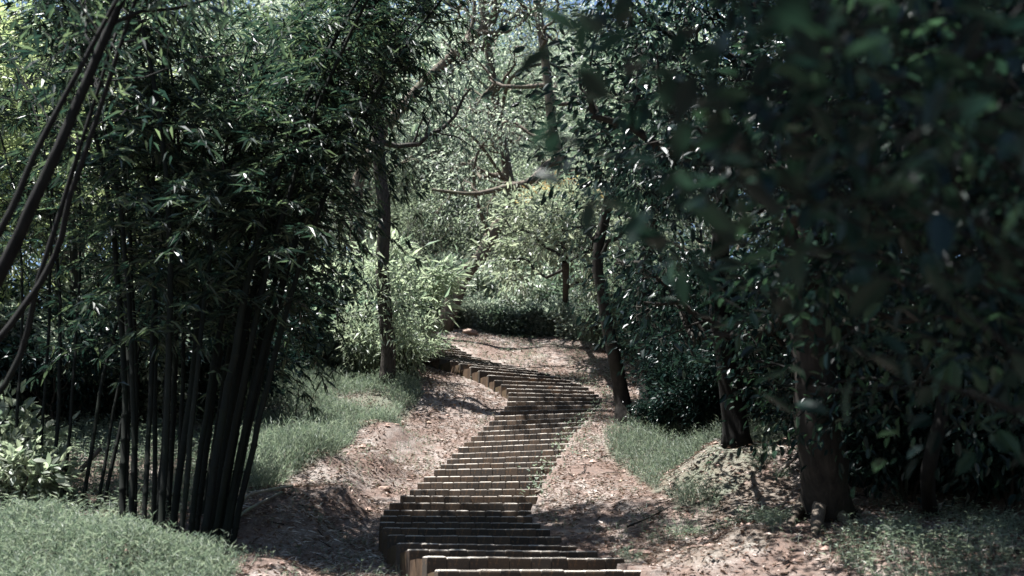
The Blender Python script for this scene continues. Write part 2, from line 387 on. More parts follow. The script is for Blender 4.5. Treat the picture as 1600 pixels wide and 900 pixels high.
xs = np.concatenate([-np.geomspace(10, 150, 26)[::-1], np.linspace(-9.9, -4, 60), np.linspace(-3.92, 4.5, 106), np.linspace(4.6, 9.9, 50), np.geomspace(10.2, 150, 26)])
ys = np.concatenate([np.linspace(-60, -2, 16), np.linspace(-1.5, 6, 40), np.linspace(6.07, 24, 250), np.linspace(24.15, 34, 66), np.geomspace(34.5, 220, 40)])
GX, GY = np.meshgrid(xs, ys); GZ = ground(GX, GY)
nx, ny = len(xs), len(ys)
ii = (np.arange(ny - 1)[:, None] * nx + np.arange(nx - 1)[None, :]).ravel()
me = mesh_from('ground', np.stack([GX, GY, GZ], -1).reshape(-1, 3), [np.stack([ii, ii + 1, ii + nx + 1, ii + nx], 1)], 'soil', True)
ground_o = link('ground', me); ground_o['kind'] = 'structure'; ground_o['label'] = 'reddish soil and dry leaf litter of the wooded slope'

# grass areas, as outlines on the ground
def outline(pix): return np.array([hit(*p)[:2] for p in pix])
def in_poly(x, y, poly):
    r = np.zeros(x.shape, bool); n = len(poly); j = n - 1
    for i in range(n):
        xi, yi = poly[i]; xj, yj = poly[j]
        c = ((yi > y) != (yj > y)) & (x < (xj - xi) * (y - yi) / (yj - yi + 1e-12) + xi)
        r ^= c; j = i
    return r
G_FRONT = np.vstack([outline([(365, 899), (305, 872), (220, 852), (120, 832), (0, 815)]), [[-8.5, 9.5], [-8.5, 4.5], [-1.6, 4.5]]])
G_LEFT = outline([(372, 800), (400, 775), (455, 752), (520, 715), (560, 675), (610, 660), (662, 612), (650, 585), (600, 590), (500, 572), (420, 565), (330, 600), (330, 700)])
G_RIGHT = outline([(1060, 800), (1010, 760), (955, 715), (945, 680), (1010, 668), (1100, 665), (1240, 655), (1250, 690), (1190, 740), (1120, 790)])
G_BANK = outline([(950, 885), (1040, 835), (1120, 790), (1190, 745), (1255, 730), (1275, 790), (1200, 860), (1100, 895)])
green = np.maximum.reduce([in_poly(GX, GY, G_FRONT) * 1.0, in_poly(GX, GY, G_LEFT) * .9, in_poly(GX, GY, G_RIGHT) * .8, in_poly(GX, GY, G_BANK) * .25,
                           (np.clip((np.abs(GX) - 5) / 4, 0, 1) * .5), np.clip((GY - 27) / 5, 0, 1) * .6])
at_ = me.attributes.new('green', 'FLOAT', 'POINT'); at_.data.foreach_set('value', green.ravel().astype(np.float32))

# ---------------------------------------------------------------- staircase: rows of blocks in front of earth treads
def block_mesh(k):
    """Upright kerb block, unit width, worn round along its top; origin in the middle of its front top edge."""
    r = random.Random(40 + k)
    def ring(ix, iy, z): return [[-.5 + ix, iy, z], [.5 - ix, iy, z], [.5 - ix, .62 - iy, z], [-.5 + ix, .62 - iy, z]]
    V = ring(.004, .004, -2.4) + ring(.014, .0, -.13) + ring(.028, .008, -.05) + ring(.065, .035, -.012) + ring(.13, .12, .0)
    V = np.array(V); V[8:] += np.array([[r.uniform(-.004, .004), r.uniform(-.006, .006), r.uniform(-.014, .008)] for _ in range(12)])
    Q = [[a * 4 + j, a * 4 + (j + 1) % 4, a * 4 + 4 + (j + 1) % 4, a * 4 + 4 + j] for a in range(4) for j in range(4)] + [[16, 17, 18, 19]]
    return mesh_from('riser_block', V, [np.array(Q)], 'block')
BLOCKS = [block_mesh(k) for k in range(6)]
stairs = empty('stone_staircase', SC_MID[0] * [1, 1, 1] - [0, 0, .3])
tag(stairs, 'long winding outdoor staircase of brown upright kerb blocks climbing the slope', 'staircase')
o_st = np.array(stairs.location)
NPB = 10; N_SINGLE = 30 + 5
far_geo = Geo()
for i in range(NS):
    a, b = STEP_L[i], STEP_R[i]; rv = unit(b - a); fw = np.array([-rv[1], rv[0], 0]); W = np.linalg.norm(b - a)
    if i < NS - 1: a2, b2 = STEP_L[i + 1], STEP_R[i + 1]
    else: a2, b2 = a + fw * .9, b + fw * .9
    # earth tread
    zt = a[2] - 0.028; ov = 0.05
    g = Geo(); nseg = 10; top = []
    t = np.linspace(0.004, .996, nseg + 1)
    e0 = a + (b - a) * t[:, None] + fw * .03; e1 = a2 + (b2 - a2) * t[:, None] + fw * ov
    rows = []
    for q in (0, .5, 1.0):
        R = e0 * (1 - q) + e1 * q; R[:, 2] = zt + RNG.normal(0, .006, nseg + 1) + (.012 if q == .5 else 0); rows.append(R)
    lo0 = e0.copy(); lo0[:, 2] = zt - .75; lo1 = e1.copy(); lo1[:, 2] = zt - .75
    allr = [lo0] + rows + [lo1]; m = nseg + 1
    V = np.concatenate(allr); Q = [[r * m + c, r * m + c + 1, (r + 1) * m + c + 1, (r + 1) * m + c] for r in range(4) for c in range(nseg)]
    Q += [[0, m, 3 * m, 4 * m], [m - 1, 5 * m - 1, 4 * m - 1, 2 * m - 1]]; T = [[m, 2 * m, 3 * m], [2 * m - 1, 4 * m - 1, 3 * m - 1]]
    g.add(V - o_st, Q, T)
    st = g.build('step', 'tread', stairs); st.data.materials.append(M['step_side'])
    for p_ in st.data.polygons:
        if abs(p_.normal.z) < .6: p_.material_index = 1
    # blocks
    w = RNG.uniform(.86, 1.14, NPB); w = w / w.sum() * W; x0 = np.concatenate([[0], np.cumsum(w)])
    yaw = math.atan2(rv[1], rv[0])
    for k in range(NPB):
        c = a + rv * (x0[k] + w[k] / 2) - o_st + fw * RNG.normal(0, .0016) + np.array([0, 0, RNG.normal(0, .002)])
        Mx = Matrix.Translation(c) @ Matrix.Rotation(yaw + RNG.normal(0, .003), 4, 'Z') @ Matrix.Rotation(RNG.normal(0, .004), 4, 'X') @ Matrix.Diagonal((w[k] * .996, .19, .19, 1))
        bm_ = BLOCKS[int(RNG.integers(6))]
        if i < N_SINGLE:
            bo = link('riser_block', bm_, st); bo.matrix_local = Mx
        else:
            V = np.array([Mx @ v.co for v in bm_.vertices]); Q = np.array([list(p.vertices) for p in bm_.polygons]); far_geo.add(V, Q)
fo = far_geo.build('upper_riser_blocks', 'block', stairs); fo['kind'] = 'stuff'; fo['label'] = 'rows of blocks of the steps at the far top'

# ---------------------------------------------------------------- vegetation generators
def clump_leaves(g, anchors, per, spread, L, ratio, shape, out_from=None, droop=-.25, nup=.8, size_var=.3):
    """Leaves gathered in sprays around twig points."""
    A = np.repeat(np.asarray(anchors, float), per, 0); n = len(A)
    off = RNG.normal(0, 1, (n, 3)) * np.array([spread, spread, spread * .75])
    pos = A + off
    ax = unit(off) * .8 + rdir(n) * .7
    if out_from is not None: ax = ax + unit(A - np.asarray(out_from)) * .5
    ax[:, 2] += droop
    nr = rdir(n) * .75; nr[:, 2] += nup
    l = L * np.clip(RNG.normal(1, size_var, n), .45, 1.7)
    g.leaves(pos, ax, nr, l, l * ratio, shape)

def branch_out(g, P, R, levels, n_sub, l_sub, anchors, up=.25, t0=.3, sides=5):
    """Side branches off polyline P; collects the outer points as leaf anchors."""
    n = len(P)
    for k in range(n_sub):
        t = t0 + (1 - t0) * (k + RNG.uniform(.1, .9)) / n_sub; f = t * (n - 1); i = min(int(f), n - 2); p = P[i] + (P[i + 1] - P[i]) * (f - i)
        tan = unit(P[min(i + 1, n - 1)] - P[max(i - 1, 0)]); d = rdir(1)[0]; d = unit(d - tan * (d @ tan)) + tan * .55; d[2] += up; d = unit(d)
        l = l_sub * RNG.uniform(.6, 1.2) * (1.15 - .45 * t); m = 6 if levels > 0 else 4
        q = curve(p, p + d * l, m, .22, -.03)
        r0 = R[i] * .55
        g.tube(q, np.linspace(r0, max(r0 * .3, .004), m), sides if levels > 0 else 3, cap=False)
        if levels > 0: branch_out(g, q, np.linspace(r0, r0 * .3, m), levels - 1, max(3, n_sub // 2), l * .5, anchors, up * .6, .25, 4)
        else: anchors.extend(q[1:])
        if levels == 0: pass

def tree_meshes(seed, trunk_pts, r0, r1, limbs, limb_len, leaf, bark, t0=.45, levels=2, sub=6, up=.35, sides=10, extra=None, flare=1.2, wob=.06):
    """Trunk-with-limbs mesh and crown mesh. leaf = dict(mat, per, spread, L, ratio, shape)."""
    global RNG
    keep = RNG; RNG = np.random.default_rng(seed)
    g = Geo(); P = spline(trunk_pts, 16) if len(trunk_pts) > 2 else curve(trunk_pts[0], trunk_pts[1], 16, .05)
    t = np.linspace(0, 1, 16); R = r0 + (r1 - r0) * t ** .9; R[0] *= flare; R[1] *= 1 + (flare - 1) * .35
    g.tube(P, R, sides, wob=wob)
    anchors = []
    n = len(P)
    for k in range(limbs):
        tt = t0 + (1 - t0) * (k + RNG.uniform(.2, .8)) / limbs; f = tt * (n - 1); i = min(int(f), n - 2); p = P[i] + (P[i + 1] - P[i]) * (f - i)
        a = k * 2.4 + RNG.uniform(-.5, .5); d = unit(np.array([math.cos(a), math.sin(a), up + RNG.uniform(-.1, .35)]))
        l = limb_len * RNG.uniform(.7, 1.15) * (1.15 - .5 * (tt - t0) / (1 - t0 + 1e-6)); q = curve(p, p + d * l, 9, .3, .04)
        rr = np.linspace(R[i] * .5, R[i] * .1 + .008, 9); g.tube(q, rr, 6, cap=False, wob=.04)
        branch_out(g, q, rr, levels - 1, sub, l * .5, anchors, up * .5)
    if extra:
        for q, ra, rb in extra:
            q = spline(q, 14); rr = np.linspace(ra, rb, 14); g.tube(q, rr, 7, cap=False, wob=.05); branch_out(g, q, rr, 1, 5, np.linalg.norm(q[-1] - q[0]) * .28, anchors, .15, .45)
    tm = g.mesh('trunk', bark, True)
    h = Geo(); A = np.array(anchors)
    clump_leaves(h, A, leaf['per'], leaf['spread'], leaf['L'], leaf['ratio'], leaf.get('shape', 'lance'), P[-1] * .5 + P[8] * .5, leaf.get('droop', -.2), leaf.get('nup', .8))
    cm = h.mesh('crown', leaf['mat'])
    RNG = keep
    return tm, cm

def put(name, tm, cm, loc, rz, s, label, cat, group=None, names=('trunk', 'crown'), sz=None):
    o = empty(name, loc, rz); o.scale = (s, s, sz or s)
    link(names[0], tm, o); link(names[1], cm, o)
    return tag(o, label, cat, group)

def shrub_meshes(seed, h, spread, stems, leaf, bark='dark_bark', sub=5, r=.02, levels=1, low=.15):
    global RNG
    keep = RNG; RNG = np.random.default_rng(seed)
    g = Geo(); anchors = []
    for k in range(stems):
        a = k * 2.4 + RNG.uniform(-.4, .4); rr_ = spread * math.sqrt((k + .4) / stems)
        q = curve([math.cos(a) * .08 * h, math.sin(a) * .08 * h, -.05], [math.cos(a) * rr_, math.sin(a) * rr_, h * RNG.uniform(.62, 1.0) * (1.05 - .35 * rr_ / spread)], 9, .2, -.08)
        R = np.linspace(r, r * .3, 9); g.tube(q, R, 5, cap=False); branch_out(g, q, R, levels, sub, h * .32, anchors, .15, low)
    tm = g.mesh('stems', bark, True); c = Geo()
    clump_leaves(c, np.array(anchors), leaf['per'], leaf['spread'], leaf['L'], leaf['ratio'], leaf.get('shape', 'oval'), [0, 0, h * .4], leaf.get('droop', -.2), leaf.get('nup', .8))
    cm = c.mesh('foliage', leaf['mat']); RNG = keep
    return tm, cm
SN = ('stems', 'foliage')

# ---------------------------------------------------------------- bamboo
def culm(parent, o, base, top_dir, height, r, lean, seed, leafy=.32, dens=1.0, leaf_len=.17, arch=.55):
    global RNG
    keep = RNG; RNG = np.random.default_rng(seed)
    n = 30; t = np.linspace(0, 1, n)
    d = np.array([math.cos(top_dir), math.sin(top_dir)])
    out = lean * height * t * (.55 + .1 * t) + arch * height * .35 * t ** 3
    P = np.zeros((n, 3)); P[:, :2] = base[:2] + out[:, None] * d; P[:, 2] = base[2] - .08 + height * (t - .13 * arch * t ** 3)
    P[:, :2] += np.cumsum(RNG.normal(0, .006, (n, 2)), 0)
    R = r * (1 - .72 * t ** 1.4)
    g = Geo(); PP = []; RR = []
    for i in range(n - 1):                      # swollen nodes
        seg = P[i + 1] - P[i]
        for q, k in ((0, 1.0), (.06, 1.22), (.12, .97), (.9, 1.0)): PP.append(P[i] + seg * q); RR.append(R[i] * k)
    g.tube(np.array(PP) - o, np.array(RR), 8)
    co = g.build('culm', 'culm', parent, True)
    lf = Geo(); tw = Geo()
    i0 = int(leafy * n)
    for i in range(i0, n - 1):
        dens_i = dens * (1.0 if i > i0 + 3 else .5)
        for b in range(int(2 * dens_i + RNG.uniform(0, 1))):
            a = RNG.uniform(0, 6.28); l = RNG.uniform(.4, 1.5) * (1 - .3 * t[i])
            e = P[i] + np.array([math.cos(a) * l, math.sin(a) * l, RNG.uniform(-.1, .55) * l])
            q = curve(P[i], e, 7, .12, -.10); q[:, 2] -= np.linspace(0, 1, 7) ** 2 * l * .35
            tw.tube(q - o, np.linspace(.007, .002, 7), 3, cap=False)
            for j in range(2, 7):
                m = int(RNG.integers(4, 9)); tan = unit(q[j] - q[j - 1])
                side = unit(np.cross(tan, [0, 0, 1.0])); ang = np.linspace(-1.25, 1.25, m) + RNG.normal(0, .18, m)
                ax = tan[None] * np.cos(ang)[:, None] + side[None] * np.sin(ang)[:, None]; ax[:, 2] += RNG.normal(-.22, .22, m)
                nr = np.tile([0, 0, 1.0], (m, 1)) + RNG.normal(0, .4, (m, 3))
                L = leaf_len * RNG.uniform(.6, 1.25, m)
                lf.leaves(np.repeat(q[j:j + 1], m, 0) + RNG.normal(0, .015, (m, 3)) - o, ax, nr, L, L * RNG.uniform(.13, .2, m), 'lance')
    if lf.n: lf.build('foliage', 'bamboo_leaf', co)
    if tw.n: tw.build('twigs', 'culm', co)
    RNG = keep
    return co

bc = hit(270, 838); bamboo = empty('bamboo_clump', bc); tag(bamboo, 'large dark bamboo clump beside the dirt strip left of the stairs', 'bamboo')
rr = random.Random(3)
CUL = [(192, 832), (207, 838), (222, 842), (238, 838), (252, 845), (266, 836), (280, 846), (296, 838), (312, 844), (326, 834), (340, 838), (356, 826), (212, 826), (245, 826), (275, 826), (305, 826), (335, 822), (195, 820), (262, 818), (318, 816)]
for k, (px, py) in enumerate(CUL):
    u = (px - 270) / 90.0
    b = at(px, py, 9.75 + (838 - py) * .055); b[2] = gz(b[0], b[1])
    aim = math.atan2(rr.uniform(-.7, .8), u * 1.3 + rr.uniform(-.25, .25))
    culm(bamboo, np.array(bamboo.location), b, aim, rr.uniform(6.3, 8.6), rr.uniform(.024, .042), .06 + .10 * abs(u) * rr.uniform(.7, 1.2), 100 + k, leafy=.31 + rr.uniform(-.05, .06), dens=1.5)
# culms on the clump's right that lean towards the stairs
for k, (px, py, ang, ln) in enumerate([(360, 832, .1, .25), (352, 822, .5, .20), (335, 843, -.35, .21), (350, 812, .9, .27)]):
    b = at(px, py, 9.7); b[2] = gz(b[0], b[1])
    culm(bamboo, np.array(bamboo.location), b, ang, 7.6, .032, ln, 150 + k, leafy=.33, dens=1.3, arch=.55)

b2 = hit(70, 760); bam2 = empty('bamboo_clump', b2); tag(bam2, 'sparse stand of thin bamboo stems at the left edge behind the bright grass', 'bamboo')
for k, (px, py, ang) in enumerate([(60, 762, 2.6), (85, 772, 2.9), (105, 745, 2.4), (130, 765, 1.0), (150, 770, .4), (162, 752, .2), (20, 770, 3.0), (-30, 760, 3.1)]):
    b = at(px, py, 11.3); b[2] = gz(b[0], b[1])
    culm(bam2, np.array(bam2.location), b, ang, 6.6 + .4 * (k % 3), .020 + .004 * (k % 2), .10 + .03 * (k % 3), 200 + k, leafy=.38, dens=1.0)

# thick dark stems that lean across the upper left corner
lb = np.array([-4.6, 6.0, gz(-4.6, 6.0)]); lean = empty('leaning_tree', lb)
tag(lean, 'dark tree with several stems leaning in across the upper left corner', 'tree')
g = Geo(); A = []
for (p1, p2, p3, r_) in [((-60, 520, 6.4), (60, 300, 6.6), (172, 40, 6.9), .042), ((-40, 430, 6.2), (60, 230, 6.4), (150, 60, 6.6), .022), ((30, 490, 7.0), (115, 290, 7.2), (185, 80, 7.4), .022), ((-20, 640, 7.2), (65, 420, 7.4), (125, 230, 7.6), .022)]:
    a, b, c = at(*p1), at(*p2), at(*p3); e = c + (c - b) * 1.0
    q = spline([lb + RNG.normal(0, .08, 3) * [1, 1, 0], a, b, c, e], 22); R = np.linspace(r_ * 1.25, r_ * .5, 22); g.tube(q - lb, R, 9, wob=.04)
    branch_out(g, q - lb, R, 1, 7, 1.3, A, .1, .72)
g.build('trunk', 'shaded_bark', lean, True); h = Geo(); clump_leaves(h, A, 6, .16, .13, .22, 'lance'); h.build('crown', 'bamboo_leaf', lean)

# ---------------------------------------------------------------- wood on the slope behind and beside the stairs
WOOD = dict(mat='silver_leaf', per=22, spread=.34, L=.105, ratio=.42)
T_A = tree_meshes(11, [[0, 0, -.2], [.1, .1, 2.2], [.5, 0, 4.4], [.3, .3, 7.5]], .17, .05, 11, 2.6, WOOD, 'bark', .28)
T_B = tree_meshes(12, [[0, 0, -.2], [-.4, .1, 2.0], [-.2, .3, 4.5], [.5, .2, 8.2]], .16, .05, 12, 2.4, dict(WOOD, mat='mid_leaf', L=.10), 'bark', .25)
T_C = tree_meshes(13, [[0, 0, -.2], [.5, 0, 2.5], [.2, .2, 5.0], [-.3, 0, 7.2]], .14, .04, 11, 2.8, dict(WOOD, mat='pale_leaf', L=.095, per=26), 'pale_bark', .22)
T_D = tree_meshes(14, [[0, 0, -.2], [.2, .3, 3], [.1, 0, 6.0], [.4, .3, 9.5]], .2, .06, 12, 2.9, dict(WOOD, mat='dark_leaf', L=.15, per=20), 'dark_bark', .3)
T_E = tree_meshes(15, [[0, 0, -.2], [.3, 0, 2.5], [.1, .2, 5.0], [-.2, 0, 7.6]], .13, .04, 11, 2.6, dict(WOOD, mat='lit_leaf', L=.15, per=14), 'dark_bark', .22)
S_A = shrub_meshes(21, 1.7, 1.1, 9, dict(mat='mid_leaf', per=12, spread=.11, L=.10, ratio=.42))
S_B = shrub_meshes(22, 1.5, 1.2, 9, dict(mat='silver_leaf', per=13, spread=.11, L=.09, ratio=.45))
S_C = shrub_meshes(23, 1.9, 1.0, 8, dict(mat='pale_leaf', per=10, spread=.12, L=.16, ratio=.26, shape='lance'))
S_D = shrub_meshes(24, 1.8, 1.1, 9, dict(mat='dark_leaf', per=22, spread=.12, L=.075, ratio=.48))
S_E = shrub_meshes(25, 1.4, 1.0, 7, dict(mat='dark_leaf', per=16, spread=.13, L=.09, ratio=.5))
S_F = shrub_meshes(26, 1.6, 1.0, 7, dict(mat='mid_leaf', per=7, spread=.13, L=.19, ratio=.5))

S_G = shrub_meshes(28, 1.0, 1.15, 14, dict(mat='silver_leaf', per=12, spread=.12, L=.10, ratio=.42, droop=-.1), low=.02, sub=6)
S_H = shrub_meshes(29, 1.05, 1.1, 13, dict(mat='mid_leaf', per=12, spread=.12, L=.10, ratio=.42, droop=-.1), low=.02, sub=6)

rw = random.Random(5)
def wood_tree(kind, x, y, s, label, group, sz=None):
    tm, cm = kind
    return put('woodland_tree', tm, cm, (x, y, gz(x, y)), rw.uniform(0, 6.28), s, label, 'tree', group, sz=sz)
# slope above the top of the stairs
for (kind, px, d, s) in [(T_A, 690, 38, 1.0), (T_C, 780, 37, .95), (T_A, 850, 40, 1.1), (T_C, 640, 39, 1.1), (T_A, 920, 37, 1.05), (T_B, 740, 40, 1.2), (T_C, 815, 43, 1.25), (T_A, 875, 46, 1.35), (T_B, 670, 46, 1.4), (T_C, 760, 50, 1.5),
                         (T_A, 580, 40, 1.2), (T_B, 990, 40, 1.2), (T_C, 930, 50, 1.5), (T_A, 700, 57, 1.7), (T_C, 840, 60, 1.8), (T_B, 600, 56, 1.7), (T_A, 1040, 52, 1.6), (T_C, 520, 48, 1.4), (T_B, 780, 66, 2.0), (T_A, 900, 68, 2.1), (T_C, 650, 36, .8), (T_A, 745, 38, .85), (T_C, 800, 37, .8), (T_A, 845, 38, .85), (T_C, 890, 36, .8), (T_C, 700, 39, .9), (T_C, 960, 34, .9), (T_A, 450, 44, 1.4), (T_C, 1100, 44, 1.4)]:
    p = at(px, 480, d); wood_tree(kind, p[0], p[1], s * (1.35 if d > 39 else 1), ('sunlit silvery tree just behind the thicket at the top of the stairs' if d < 39 else 'tall pale tree far up the slope above the stairs'), 'trees on the slope above the stairs')
for (kind, x, y, s) in [(T_E, -7.0, 15.5, .75), (T_E, -9.2, 14.0, .9), (T_E, -10.5, 16.5, 1.05), (T_A, -8.6, 19, .95), (T_C, -11.5, 18, 1.1), (T_B, -6.6, 23, .9), (T_A, -10.5, 24, 1.1), (T_C, -14, 22, 1.3), (T_C, -7.6, 28, 1.1), (T_B, -13, 29, 1.3), (T_B, -13, 12, 1.0), (T_A, -17, 17, 1.3), (T_C, -12, 36, 1.5), (T_A, -18, 28, 1.5), (T_C, -9.5, 31, 1.8), (T_A, -5.5, 37, 1.9), (T_C, -13, 40, 2.1), (T_A, -6, 27, 1.3)]:
    wood_tree(kind, x, y, s, {id(T_E): 'bright yellow-green tree showing between the stems at the upper left', id(T_C): 'pale-barked light green tree farther back behind the bamboo'}.get(id(kind), 'grey-green tree in the wood behind the bamboo'), 'trees behind the bamboo')
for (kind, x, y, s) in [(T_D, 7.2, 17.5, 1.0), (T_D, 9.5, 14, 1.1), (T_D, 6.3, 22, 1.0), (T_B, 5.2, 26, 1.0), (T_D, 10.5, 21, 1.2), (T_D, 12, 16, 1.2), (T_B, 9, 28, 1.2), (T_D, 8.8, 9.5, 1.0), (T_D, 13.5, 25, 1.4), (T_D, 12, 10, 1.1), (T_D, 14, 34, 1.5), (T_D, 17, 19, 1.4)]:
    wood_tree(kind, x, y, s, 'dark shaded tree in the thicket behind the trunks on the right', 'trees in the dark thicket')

# ---------------------------------------------------------------- trees one can tell apart
def T(px, py, d): return at(px, py, d)
def placed_tree(name, pts, r0, r1, limbs, ll, leaf, bark, label, seed, extra=None, **kw):
    b = pts[0].copy(); b[2] = min(b[2], gz(b[0], b[1])) - .08
    P = [np.zeros(3)] + [p - b for p in pts[1:]]
    ex = [([p - b for p in q], ra, rb) for q, ra, rb in (extra or [])]
    tm, cm = tree_meshes(seed, P, r0, r1, limbs, ll, leaf, bark, extra=ex, **kw)
    return put(name, tm, cm, b, 0, 1, label, 'tree')

p = hit(605, 602); d = 19.3
stt = placed_tree('slender_tree', [p, T(606, 540, d), T(597, 420, d), T(601, 330, d), T(590, 200, d + .1), T(600, -150, d + .4), T(590, -420, d + .5)], .15, .10, 8, 1.6, dict(mat='mid_leaf', per=6, spread=.3, L=.17, ratio=.3), 'mid_bark', 'straight grey tree trunk with shrubs round its foot left of the stair bend', 31, t0=.62, flare=1.2)
g = Geo(); tl = np.linspace(0, 1, 34)[:, None]; A = T(598, 405, d) * (1 - tl) + T(606, 535, d) * tl; A = A + RNG.normal(0, 1, A.shape) * [.26, .26, .06] + [.1, -.18, 0]
clump_leaves(g, A - np.array(stt.location), 26, .15, .15, .24, 'lance', droop=-.3); g.build('trunk_shoots', 'pale_leaf', stt)
p = hit(975, 664)
placed_tree('slender_tree', [p, T(972, 620, 17.1), T(958, 550, 17), T(943, 470, 17), T(935, 380, 17), T(985, 200, 17), T(1010, 60, 17)], .15, .06, 8, 1.25, dict(mat='mid_leaf', per=5, spread=.24, L=.10, ratio=.45, shape='oval'), 'dark_bark', 'thin dark tree leaning left beside the right edge of the stairs', 32, t0=.6, up=.5)
p = hit(1013, 645)
placed_tree('slender_tree', [p, T(1012, 600, 18.3), T(1006, 520, 18.2), T(1010, 400, 18.2), T(1050, 200, 18.2), T(1080, 0, 18.4)], .17, .08, 9, 1.5, dict(mat='mid_leaf', per=8, spread=.26, L=.09, ratio=.45, shape='oval'), 'dark_bark', 'upright dark tree just behind the thin leaning one on the right', 33, t0=.5, up=.45)
p = hit(1152, 694)
placed_tree('forest_tree', [p, T(1146, 640, 12.7), T(1135, 560, 12.7), T(1122, 450, 12.7), T(1140, 250, 12.7), T(1190, -50, 12.9), T(1210, -400, 13)], .17, .08, 11, 1.9, dict(mat='dark_leaf', per=18, spread=.26, L=.095, ratio=.46, shape='oval'), 'shaded_bark', 'dark tree trunk half hidden in the shrubs at the top of the grassy bank', 34, t0=.56, up=.5)
p = hit(1290, 806)
root = [p + [.0, 0, .35], p + [-.22, -.05, .12], hit(1238, 820) + [0, 0, .03], hit(1225, 832) - [0, 0, .05]]
big = placed_tree('forest_tree', [p, T(1288, 740, 9.8), T(1275, 640, 9.8), T(1268, 520, 9.8), T(1262, 350, 9.8), T(1275, 50, 9.9), T(1240, -350, 10)], .25, .14, 12, 2.9, dict(mat='dark_leaf', per=26, spread=.28, L=.095, ratio=.46, shape='oval'), 'dark_bark', 'thick trunk with a bare root reaching down the sunlit bank on the right', 35, t0=.48, flare=1.25)
g = Geo(); bl = np.array(big.location)
g.tube(spline(root, 12) - bl, np.linspace(.09, .02, 12), 7, wob=.06)
for e in [(1330, 822, 9.4), (1270, 838, 9.2), (1350, 800, 9.9)]:
    q = hit(e[0], e[1]); g.tube(spline([p + [0, 0, .3], p * .5 + q * .5 + [0, 0, .1], q - [0, 0, .03]], 9) - bl, np.linspace(.10, .03, 9), 7, wob=.06)
g.build('roots', 'bark', big, True)
p = hit(1455, 800)
placed_tree('forest_tree', [p, T(1450, 740, 9.0), T(1478, 600, 9.0), T(1460, 400, 9.0), T(1470, 100, 9.1), T(1490, -300, 9.2)], .07, .04, 14, 1.7, dict(mat='near_leaf', per=13, spread=.22, L=.085, ratio=.46, shape='oval'), 'shaded_bark', 'dark slim tree near the right edge with glossy leaves down to its foot', 36, t0=.34, up=.15)
p = hit(1640, 860, 4)
placed_tree('forest_tree', [p, T(1640, 700, 6.2), T(1630, 450, 6.2), T(1640, 200, 6.2), T(1620, -200, 6.3)], .07, .04, 14, 1.7, dict(mat='near_leaf', per=13, spread=.2, L=.08, ratio=.46, shape='oval'), 'dark_bark', 'leafy dark tree cut off by the right edge of the view', 37, t0=.34, up=.1)

# trees round the upper bend
p = hit(935, 522, 20)
placed_tree('branching_tree', [p, T(930, 430, 24.5), T(918, 340, 24.4), T(880, 262, 24.3), T(862, 190, 24.2), T(852, 90, 24.2), T(835, -40, 24.3), T(840, -250, 24.5)], .17, .08, 9, 2.3,
            dict(mat='silver_leaf', per=9, spread=.30, L=.085, ratio=.42), 'bark', 'tree above the bend with one long limb sweeping low to the left', 41,
            extra=[([T(872, 250, 24.3), T(850, 262, 24.2), T(828, 284, 24.0), T(790, 292, 23.9), T(740, 303, 23.8), T(675, 296, 23.7)], .12, .035),
                   ([T(866, 200, 24.3), T(840, 215, 24.6), T(800, 190, 24.9), T(770, 200, 25)], .06, .02)], t0=.6)
placed_tree('branching_tree', [at(690, 480, 28.3), T(722, 437, 28.3), T(752, 400, 28.3), T(770, 362, 28.3), T(800, 320, 28.3), T(790, 255, 28.3), T(770, 130, 28.3), T(745, -60, 28.3)], .23, .10, 9, 2.5,
            dict(mat='silver_leaf', per=9, spread=.30, L=.085, ratio=.42), 'bark', 'crooked bare trunk slanting up to the right above the top of the stairs', 42,
            extra=[([T(765, 372, 28.3), T(742, 300, 27.4), T(748, 235, 27), T(790, 205, 26.8), T(850, 232, 26.6)], .055, .02),
                   ([T(795, 290, 28.3), T(740, 215, 27.2), T(690, 190, 27)], .05, .02), ([T(780, 190, 28.3), T(800, 120, 27), T(860, 100, 26.5), T(905, 130, 26.5)], .06, .02), ([T(772, 150, 28.3), T(735, 110, 27), T(690, 60, 26.8)], .06, .025),
                   ([T(800, 318, 28.3), T(815, 335, 28.3), T(838, 350, 28.3)], .07, .03), ([T(790, 280, 28.3), T(760, 270, 28.3), T(725, 255, 28.3), T(700, 270, 28.3)], .07, .02)], t0=.62)
p = at(565, 500, 27)
placed_tree('forked_tree', [p, T(560, 400, 27), T(560, 280, 27), T(630, 165, 27), T(735, 60, 27), T(775, 20, 27), T(790, -100, 27)], .19, .10, 8, 2.4,
            dict(mat='mid_leaf', per=8, spread=.3, L=.085, ratio=.42), 'bark', 'forked tree whose sunlit limbs cross just under the top edge of the view', 43,
            extra=[([T(715, 105, 27), T(740, 80, 27), T(770, 62, 27), T(800, 25, 27), T(830, 28, 27)], .10, .04), ([T(700, 130, 27), T(712, 90, 27), T(738, 40, 27), T(742, -20, 27)], .09, .04)], t0=.7)
p = hit(880, 505, 20)
fl = placed_tree('flowering_tree', [p, T(884, 440, 23), T(880, 400, 23), T(878, 350, 23)], .09, .05, 12, 1.5, dict(mat='young_leaf', per=11, spread=.2, L=.13, ratio=.42, shape='oval'), 'dark_bark', 'low pale tree with orange young leaves on top beside the bend', 44, t0=.3, up=.5)
fo_ = np.array(fl.location); g = Geo(); tips = np.array([T(RNG.uniform(815, 955), 0, 0) * 0 + T(x, y, RNG.uniform(22.2, 23.4)) for x, y in [(RNG.uniform(818, 955), 0) for _ in range(46)]])
tips = []
for _ in range(60):
    x = RNG.uniform(815, 955); tips.append(T(x, 312 - 26 * math.sin((x - 815) / 140 * 3.1) + RNG.uniform(-6, 10), RNG.uniform(22.2, 23.5)))
